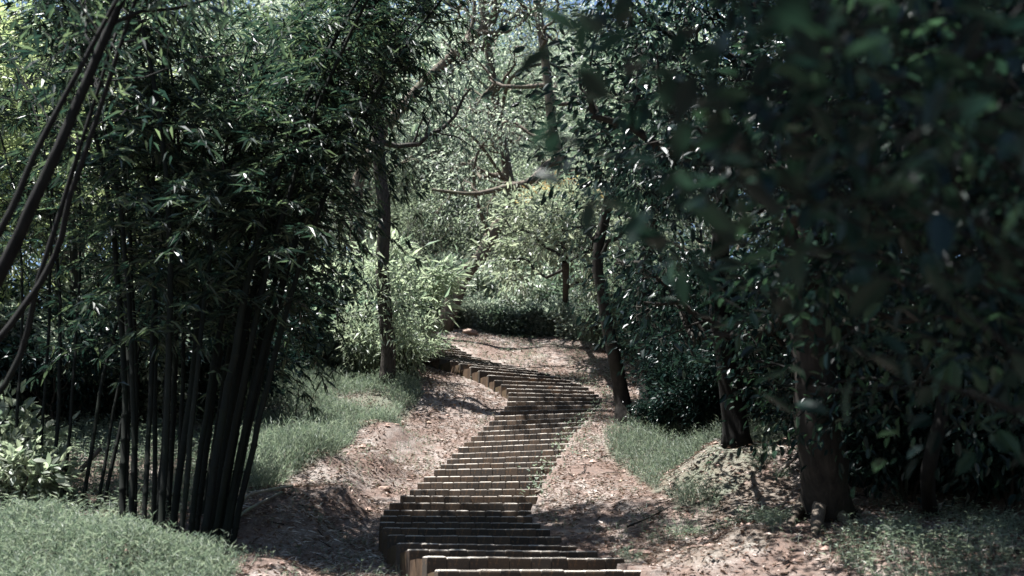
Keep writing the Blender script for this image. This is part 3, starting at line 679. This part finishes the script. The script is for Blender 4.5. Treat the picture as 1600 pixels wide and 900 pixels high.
clump_leaves(g, np.array(tips) - fo_, 7, .06, .10, .42, 'oval', droop=.5); ys_ = g.build('young_shoots', 'orange_leaf', fl); ys_['kind'] = 'stuff'; ys_['label'] = 'orange young leaves on the top of the crown'

p = np.array([-1.9, -1.2, gz(-1.9, -1.2)])
placed_tree('added_shade_tree', [p, p + [.1, .3, 3], p + [.4, 1.5, 6], p + [.8, 3.4, 9.0], p + [1.0, 5.0, 10.8], p + [1.1, 6.2, 12.0]], .2, .08, 18, 3.0, dict(mat='mid_leaf', per=13, spread=.32, L=.15, ratio=.42), 'bark', 'unseen tree added beside the viewpoint whose high crown shades the near right side', 51, t0=.6, up=.2)  # out of view, added so that its crown shades the near right side
p = np.array([4.6, .8, gz(4.6, .8)])
placed_tree('added_shade_tree', [p, p + [-.1, .4, 3], p + [-.3, 1.8, 6], p + [-.7, 3.4, 8.6], p + [-1.0, 5.0, 10.4], p + [-1.1, 6.2, 11.6]], .22, .08, 18, 3.2, dict(mat='dark_leaf', per=15, spread=.32, L=.16, ratio=.42), 'dark_bark', 'unseen dark tree added outside the right edge whose crown shades the near thicket', 52, t0=.58, up=.15)  # second unseen tree, added to cut sun and skylight over the near thicket
# ---------------------------------------------------------------- shrubs
def shrub(kind, px, py, s, label, group=None, name='shrub', d0=5.0, sz=None, dxy=None):
    q = hit(px, py, d0) if dxy is None else np.array([dxy[0], dxy[1], gz(*dxy)])
    tm, cm = kind
    return put(name, tm, cm, q, rw.uniform(0, 6.28), s, label, 'shrub', group, names=SN, sz=sz)
for (k, px, d, s) in [(S_H, 668, 29.4, .85), (S_G, 703, 29.4, .8), (S_G, 738, 29.2, .85), (S_G, 772, 28.8, .75), (S_H, 803, 28.2, .8), (S_G, 836, 28.5, .85), (S_G, 866, 28.4, .8), (S_B, 690, 32, 1.5), (S_A, 735, 33, 1.6), (S_B, 785, 32, 1.5), (S_B, 830, 33, 1.7), (S_A, 875, 32, 1.6), (S_B, 640, 31, 1.5)]:
    q = at(px, 515, d); shrub(k, 0, 0, s, 'low grey-green shrub in the thicket that closes the top of the stairs', 'shrubs at the top of the stairs', dxy=q[:2])
bank = [(S_G, 890, 28.5, 1.0), (S_G, 925, 27.5, 1.0), (S_G, 950, 26.5, .9), (S_B, 985, 26, 1.1), (S_A, 1020, 25, 1.2), (S_A, 1055, 23.5, 1.3), (S_A, 950, 30, 1.5), (S_B, 900, 32, 1.6), (S_D, 1010, 29, 1.6)]
for i, (k, px, d, s) in enumerate(bank):
    q = at(px, 515, d); shrub(k, 0, 0, s, 'shrub with small silvery leaves on the upper edge of the bare bank', 'shrubs along the bare bank', dxy=q[:2])
shrub(S_C, 632, 598, .72, 'narrow-leaved pale shrub at the foot of the straight grey trunk', d0=14)
for (px, py, s) in [(566, 594, .8), (622, 572, .95), (590, 565, 1.5), (535, 575, 1.25)]:
    shrub(S_C, px, py, s, 'tall narrow-leaved pale shrub behind the straight grey trunk', 'narrow-leaved shrubs round the grey trunk', d0=14)
shrub(S_F, 490, 575, 1.25, 'broad-leaved shrub with whitish and yellow leaves above the left grass', d0=14)
for (k, px, py, s) in [(S_D, 430, 572, 1.3), (S_D, 535, 570, 1.3), (S_F, 450, 560, 1.5), (S_D, 400, 570, 1.4), (S_E, 520, 560, 1.6)]:
    shrub(k, px, py, s, 'dark shrub along the back of the left grass', 'shrubs behind the left grass', d0=14)
for (k, px, py, s) in [(S_B, 20, 690, 1.2), (S_D, 100, 690, 1.2), (S_B, 170, 680, 1.2), (S_D, 240, 670, 1.3), (S_D, 310, 650, 1.3), (S_B, 60, 650, 1.5), (S_B, 200, 630, 1.6), (S_D, 140, 640, 1.5), (S_B, 330, 610, 1.5), (S_D, -40, 680, 1.3), (S_D, 270, 615, 1.7)]:
    shrub(k, px, py, s, 'shrub in the dim undergrowth behind the bamboo stems', 'shrubs behind the bamboo stems', d0=11)
near_sh = shrub_meshes(27, .95, .55, 6, dict(mat='pale_leaf', per=4, spread=.08, L=.13, ratio=.42, shape='big', droop=.1))
shrub(near_sh, 35, 800, .85, 'pale broad-leaved shrub in sun at the lower left edge above the grass', d0=5)
shrub(near_sh, -30, 770, 1.2, 'taller pale broad-leaved shrub cut by the left edge', d0=5)
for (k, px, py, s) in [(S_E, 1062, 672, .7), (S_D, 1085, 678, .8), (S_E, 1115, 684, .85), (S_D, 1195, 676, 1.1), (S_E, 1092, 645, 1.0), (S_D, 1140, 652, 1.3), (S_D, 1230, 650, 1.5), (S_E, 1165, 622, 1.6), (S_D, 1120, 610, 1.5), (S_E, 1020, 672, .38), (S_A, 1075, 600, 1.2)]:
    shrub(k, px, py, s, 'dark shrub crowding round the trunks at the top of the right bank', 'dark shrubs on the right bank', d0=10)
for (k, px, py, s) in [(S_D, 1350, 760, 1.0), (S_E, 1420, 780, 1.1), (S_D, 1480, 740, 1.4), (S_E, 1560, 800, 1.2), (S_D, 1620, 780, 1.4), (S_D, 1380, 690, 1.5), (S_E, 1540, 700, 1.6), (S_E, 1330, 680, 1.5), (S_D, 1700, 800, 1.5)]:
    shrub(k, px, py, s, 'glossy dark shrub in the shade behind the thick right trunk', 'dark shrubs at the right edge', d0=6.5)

# ---------------------------------------------------------------- overhanging tree close to the camera, right
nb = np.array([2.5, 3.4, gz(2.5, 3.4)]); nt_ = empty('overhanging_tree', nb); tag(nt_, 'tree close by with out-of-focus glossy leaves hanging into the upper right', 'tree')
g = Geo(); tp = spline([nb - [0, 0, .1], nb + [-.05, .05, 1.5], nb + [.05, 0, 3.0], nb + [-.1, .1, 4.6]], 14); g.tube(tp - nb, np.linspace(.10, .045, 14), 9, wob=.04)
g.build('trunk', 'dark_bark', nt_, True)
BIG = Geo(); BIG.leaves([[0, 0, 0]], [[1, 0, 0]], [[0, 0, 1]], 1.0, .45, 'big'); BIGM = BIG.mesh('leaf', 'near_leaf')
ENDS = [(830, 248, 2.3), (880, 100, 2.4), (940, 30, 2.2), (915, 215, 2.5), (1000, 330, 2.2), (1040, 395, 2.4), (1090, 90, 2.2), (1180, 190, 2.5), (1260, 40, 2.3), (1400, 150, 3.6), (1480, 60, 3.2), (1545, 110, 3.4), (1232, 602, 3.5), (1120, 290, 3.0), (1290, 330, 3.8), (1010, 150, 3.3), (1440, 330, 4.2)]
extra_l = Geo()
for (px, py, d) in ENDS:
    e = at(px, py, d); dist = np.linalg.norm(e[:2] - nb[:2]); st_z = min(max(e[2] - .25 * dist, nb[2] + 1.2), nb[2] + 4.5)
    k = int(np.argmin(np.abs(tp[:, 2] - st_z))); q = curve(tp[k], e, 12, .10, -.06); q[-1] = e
    g = Geo(); g.tube(q - nb, np.linspace(.008, .003, 12), 5, cap=False); bo = g.build('branch', 'shaded_bark', nt_, True)
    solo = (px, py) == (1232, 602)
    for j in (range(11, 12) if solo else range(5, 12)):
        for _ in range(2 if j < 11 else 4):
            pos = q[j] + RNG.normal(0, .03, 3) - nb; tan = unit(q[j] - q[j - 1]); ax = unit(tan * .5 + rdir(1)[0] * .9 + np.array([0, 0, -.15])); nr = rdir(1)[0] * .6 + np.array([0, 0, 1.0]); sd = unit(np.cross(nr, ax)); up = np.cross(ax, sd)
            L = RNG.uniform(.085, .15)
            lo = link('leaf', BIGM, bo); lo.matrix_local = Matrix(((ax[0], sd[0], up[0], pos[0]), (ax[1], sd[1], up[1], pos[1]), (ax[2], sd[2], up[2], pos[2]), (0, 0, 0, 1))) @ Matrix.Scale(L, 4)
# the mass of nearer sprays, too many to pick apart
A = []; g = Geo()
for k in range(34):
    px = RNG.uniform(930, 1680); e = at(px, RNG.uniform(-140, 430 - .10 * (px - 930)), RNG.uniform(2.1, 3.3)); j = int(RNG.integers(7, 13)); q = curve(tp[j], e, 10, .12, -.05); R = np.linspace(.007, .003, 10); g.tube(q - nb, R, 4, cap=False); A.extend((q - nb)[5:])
g.build('twigs', 'shaded_bark', nt_, True)
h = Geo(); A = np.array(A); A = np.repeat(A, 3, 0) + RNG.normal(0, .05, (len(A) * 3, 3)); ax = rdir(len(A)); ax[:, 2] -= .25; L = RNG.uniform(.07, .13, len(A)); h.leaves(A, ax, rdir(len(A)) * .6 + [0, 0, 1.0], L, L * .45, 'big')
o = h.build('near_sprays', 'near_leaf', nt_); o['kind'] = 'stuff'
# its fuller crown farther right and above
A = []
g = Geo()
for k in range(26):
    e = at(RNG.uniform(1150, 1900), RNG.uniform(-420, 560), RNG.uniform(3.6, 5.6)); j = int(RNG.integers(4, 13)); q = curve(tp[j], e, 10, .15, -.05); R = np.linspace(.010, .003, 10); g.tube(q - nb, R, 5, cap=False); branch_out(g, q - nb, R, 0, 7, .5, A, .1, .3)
g.build('limbs', 'shaded_bark', nt_, True)
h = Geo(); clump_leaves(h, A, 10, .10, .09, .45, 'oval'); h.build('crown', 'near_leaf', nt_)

# ---------------------------------------------------------------- grass, weeds and dead leaves
def scatter_poly(poly, dens):
    lo, hi = poly.min(0), poly.max(0); n = int((hi[0] - lo[0]) * (hi[1] - lo[1]) * dens)
    P = RNG.uniform(lo, hi, (n, 2)); P = P[in_poly(P[:, 0], P[:, 1], poly)]
    best, s, hw, zt = stair_coords(P[:, 0], P[:, 1]); P = P[(np.abs(s) > hw + .03) | (best > 1.2)]
    return P
def blades(name, poly, dens, h, label, patch=.0, leafy=3, up=(-.1, .7), ratio=.24, bw=.006):
    P = scatter_poly(poly, dens)
    v = vnoise(P[:, 0], P[:, 1], .5, 9) + vnoise(P[:, 0], P[:, 1], 1.4, 8); P = P[v > patch]; v = v[v > patch]
    n = len(P); z = ground(P[:, 0], P[:, 1]); B = np.column_stack([P, z - .01]); hh = h * np.clip(1 + v * 1.3 + RNG.normal(0, .32, n), .3, 2.4)
    lean_ = np.column_stack([RNG.normal(0, .35, (n, 2)), np.ones(n)]); tip = B + unit(lean_) * hh[:, None]
    g = Geo(); g.leaves(B, lean_, np.column_stack([RNG.normal(0, 1, (n, 2)), np.full(n, .3)]), hh, bw, 'blade')
    for k in range(leafy):
        f = RNG.uniform(.25, 1.0, n)[:, None]; pos = B + (tip - B) * f; a = RNG.uniform(0, 6.28, n); ax = np.column_stack([np.cos(a), np.sin(a), RNG.uniform(up[0], up[1], n)])
        L = RNG.uniform(.035, .085, n) * (h / .15) ** .6; g.leaves(pos, ax, np.column_stack([RNG.normal(0, .4, (n, 2)), np.ones(n)]), L, L * ratio, 'lance')
    o = g.build(name, 'grass', None); o['kind'] = 'stuff'; o['label'] = label; o['category'] = 'grass'
    return o
blades('grass', G_FRONT, 1700, .13, 'bright leafy grass filling the lower left corner', -.2, 4, (.1, 1.6), .15, .005)
blades('grass', np.array([[-9, 10.2], [-3.6, 10.6], [-3.2, 13], [-4.5, 19], [-10, 19]]), 260, .2, 'rough grass in the dim ground behind the bamboo stems', -.3)
blades('grass', G_LEFT, 1100, .24, 'shaded grass patch between the bamboo and the straight trunk', -.28, 2, (.3, 2.0), .11, .006)
blades('grass', G_RIGHT, 800, .2, 'grass under the dark shrubs of the right bank', -.12, 2, (.2, 1.6), .13, .006)
blades('grass', G_BANK, 480, .09, 'thin grass on the sunlit bank below the thick trunk', .02)
blades('grass', np.vstack([outline([(1290, 880), (1330, 840), (1420, 815), (1500, 805)]), [[6.5, 9.5], [6.5, 6.5], [3.2, 6.5]]]), 300, .15, 'dim weeds and grass round the foot of the slim right tree', -.05, 4)
allp = np.array([[-4, 8], [4.2, 8], [5, 30], [-5, 30]], float)
blades('weeds', allp, 90, .07, 'scattered small weeds on the bare soil beside the stairs', .12)

def litter(name, n, xr, yr, label, size=.05, wr=(.12, .5), mat='litter'):
    P = np.column_stack([RNG.uniform(*xr, n), RNG.uniform(*yr, n)]); P = P[vnoise(P[:, 0], P[:, 1], .9, 4) + .6 * vnoise(P[:, 0], P[:, 1], .3, 6) > (-.34 if mat == 'litter' else .08)]; n = len(P); best, s, hw, zt = stair_coords(P[:, 0], P[:, 1])
    on = (best < 1.2) & (np.abs(s) < hw + .02)
    keepm = ~on | (RNG.random(n) < .12); P = P[keepm]; on = on[keepm]; 
    z = ground(P[:, 0], P[:, 1]); P = P[~on]; z = z[~on]; n = len(P)
    a = RNG.uniform(0, 6.28, n); ax = np.column_stack([np.cos(a), np.sin(a), RNG.normal(.1, .3, n)]); L = size * RNG.uniform(.5, 1.7, n)
    g = Geo(); g.leaves(np.column_stack([P, z + .012]), ax, np.column_stack([RNG.normal(0, .45, (n, 2)), np.ones(n)]), L, L * RNG.uniform(wr[0], wr[1], n), 'lance')
    o = g.build(name, mat, None); o['kind'] = 'stuff'; o['label'] = label; o['category'] = 'leaf litter'
litter('leaf_litter', 90000, (-4.5, 4.5), (7, 22), 'dry brown leaves strewn over the soil on both sides of the stairs', .048)
litter('leaf_litter', 16000, (-5, 6), (22, 33), 'dry leaves on the bare bank at the top bend', .065)
litter('dry_straw_litter', 36000, (-4, 4.5), (7.5, 31), 'pale dry strands matted over the soil beside the stairs', .08, (.05, .1), 'straw')


ORD = ['first', 'second', 'third', 'fourth', 'fifth', 'sixth', 'seventh', 'eighth', 'ninth', 'tenth', 'eleventh', 'twelfth', 'thirteenth']
def number_row(group, text):
    m = [o for o in bpy.data.objects if o.parent is None and o.get('group') == group]
    m.sort(key=lambda o: o.location.x / (o.location.y + .01))
    for i, o in enumerate(m): o['label'] = text + ', ' + ORD[i] + ' from the left'
number_row('shrubs at the top of the stairs', 'low grey-green shrub closing the top of the stairs')
number_row('shrubs along the bare bank', 'silvery small-leaved shrub above the bare bank')
number_row('narrow-leaved shrubs round the grey trunk', 'tall narrow-leaved pale shrub behind the straight trunk')
number_row('shrubs behind the left grass', 'dark shrub along the back of the left grass')
number_row('dark shrubs on the right bank', 'dark shrub atop the right bank by the trunks')
number_row('dark shrubs at the right edge', 'glossy dark shrub behind the thick right trunk')

# ---------------------------------------------------------------- small things
def rod(name, pts, r0, r1, mat, label, cat, n=14, sides=7, group=None, wob=.03, nodes=False):
    P = spline(pts, n) if len(pts) > 2 else curve(pts[0], pts[1], n, .03)
    o0 = P[0].copy(); R = np.linspace(r0, r1, n)
    if nodes: R[::3] *= 1.18
    g = Geo(); g.tube(P - o0, R, sides, wob=wob); o = g.build(name, mat, None, True); o.location = o0
    return tag(o, label, cat, group)
def on(px, py, dz=0.03): return hit(px, py) + np.array([0, 0, dz])
rod('fallen_bamboo_pole', [on(356, 838), on(362, 820, .12), on(385, 800, .16), on(420, 783, .10), on(456, 768, .05)], .022, .016, 'dry_culm', 'pale bent bamboo pole lying along the edge of the grass', 'pole', 16, nodes=True)
rod('fallen_bamboo_pole', [on(362, 836), on(375, 815, .06), on(405, 797, .07), on(440, 776, .05)], .018, .012, 'dry_culm', 'shorter pale bamboo pole under the bent one at the edge of the grass', 'pole', 14, nodes=True)
a_ = hit(62, 806); rod('leaning_pole', [a_, at(110, 752, np.linalg.norm(a_) * .98), at(158, 700, np.linalg.norm(a_) * 1.0)], .034, .028, 'bark', 'bare broken pole leaning to the right in front of the bamboo', 'pole', 10)
for (b_, t_, lab) in [((478, 668), (490, 615), 'bare thin sapling standing tallest in the left grass'), ((462, 668), (470, 600), 'bare thin sapling in the left grass, middle of three'), ((452, 690), (425, 640), 'bare sapling leaning left over the left grass')]:
    h_ = hit(*b_); d_ = h_[1]; e = at(t_[0], t_[1], d_ * 1.0); e[2] = max(e[2], h_[2] + .5)
    o0 = empty('sapling', h_); tag(o0, lab, 'sapling'); g = Geo(); q = curve([0, 0, -.03], e - h_, 9, .12); R = np.linspace(.012, .005, 9); g.tube(q, R, 5); A = []
    branch_out(g, q, R, 0, 5, .22, A, .4, .3); g.build('stem', 'dark_bark', o0, True); h = Geo(); clump_leaves(h, A[::3], 1, .03, .08, .4, 'oval'); h.build('leaves', 'mid_leaf', o0)
rod('dead_twig', [on(830, 784, .03), on(842, 779, .08), on(856, 774, .07)], .012, .006, 'pale_bark', 'short pale twig lying against the right end of a lower step', 'twig', 8)
rod('dead_branch', [on(1215, 752), on(1240, 738, .10), on(1262, 722, .14)], .03, .02, 'pale_bark', 'pale dead branch lying on the bank against the thick trunk', 'branch', 9)
rod('dead_branch', [on(980, 830), on(1010, 820, .06), on(1046, 803, .05)], .012, .006, 'dark_bark', 'thin dark stick lying on the shaded part of the right bank', 'branch', 8)
def stone(px, py, s, label, k):
    r = np.random.default_rng(k); q = hit(px, py); import bmesh
    bm = bmesh.new(); bmesh.ops.create_icosphere(bm, subdivisions=2, radius=1.0)
    ax = r.uniform(.6, 1.2, 3) * [1.3, 1, .65]
    for v in bm.verts: v.co = Vector(np.array(v.co) * ax * (1 + .16 * math.sin(3 * v.co.x + k) + r.normal(0, .06)))
    me = bpy.data.meshes.new('stone'); bm.to_mesh(me); bm.free(); me.materials.append(M['stone'])
    o = link('stone', me); o.location = q + [0, 0, s * .25]; o.scale = (s, s, s); o.rotation_euler = (0, 0, r.uniform(0, 6)); tag(o, label, 'stone')
stone(735, 524, .22, 'flat pinkish stone at the very top of the bare slope', 1)
stone(735, 582, .12, 'small orange stone at the left ends of the bend steps', 3)
stone(600, 768, .06, 'pale small stone on the left dirt near the lower steps', 4)
stone(1000, 868, .07, 'pale small stone at the foot of the sunlit bank', 5)
# weeds hanging over the right ends of the middle steps
g = Geo()
for i in range(14, 40):
    if RNG.random() < .75:
        c = STEP_R[i] + np.array([RNG.uniform(-.12, .15), 0, .02]); A = c + RNG.normal(0, 1, (9, 3)) * [.1, .08, .05]; clump_leaves(g, A, 4, .035, .045, .45, 'oval', droop=.2)
o = g.build('weeds', 'grass', None); o['kind'] = 'stuff'; o['label'] = 'small weeds growing over the right ends of the middle steps'; o['category'] = 'weeds'


# twigs and clods on the bare soil
def spread(n, xr, yr):
    P = np.column_stack([RNG.uniform(*xr, n), RNG.uniform(*yr, n)]); best, sd, hw, zt = stair_coords(P[:, 0], P[:, 1]); P = P[(best > 1.2) | (np.abs(sd) > hw + .05)]
    return np.column_stack([P, ground(P[:, 0], P[:, 1])])
g = Geo()
for q in spread(520, (-3.6, 4.2), (7.5, 26)):
    a = RNG.uniform(0, 6.28); l = RNG.uniform(.1, .45); e = q[:2] + np.array([math.cos(a), math.sin(a)]) * l; e = np.array([e[0], e[1], gz(e[0], e[1]) + .02]); g.tube(curve(q + [0, 0, .015], e, 5, .2), np.linspace(.007, .003, 5), 4)
o = g.build('fallen_twigs', 'dark_bark'); o['kind'] = 'stuff'; o['label'] = 'thin dry twigs strewn over the bare soil'; o['category'] = 'twigs'
g = Geo(); OCT = np.array([[1, 0, 0], [-1, 0, 0], [0, 1, 0], [0, -1, 0], [0, 0, 1], [0, 0, -1.0]]); OF = np.array([[0, 2, 4], [2, 1, 4], [1, 3, 4], [3, 0, 4], [2, 0, 5], [1, 2, 5], [3, 1, 5], [0, 3, 5]])
for q in spread(2600, (-3.6, 4.2), (7.5, 29)):
    g.add(q + OCT * RNG.uniform(.6, 1.3, (6, 3)) * abs(RNG.normal(0, .018) + .012) * [1.3, 1.1, .7], T=OF)
o = g.build('soil_clods', 'stone'); o['kind'] = 'stuff'; o['label'] = 'small clods and pebbles on the bare soil'; o['category'] = 'pebbles'
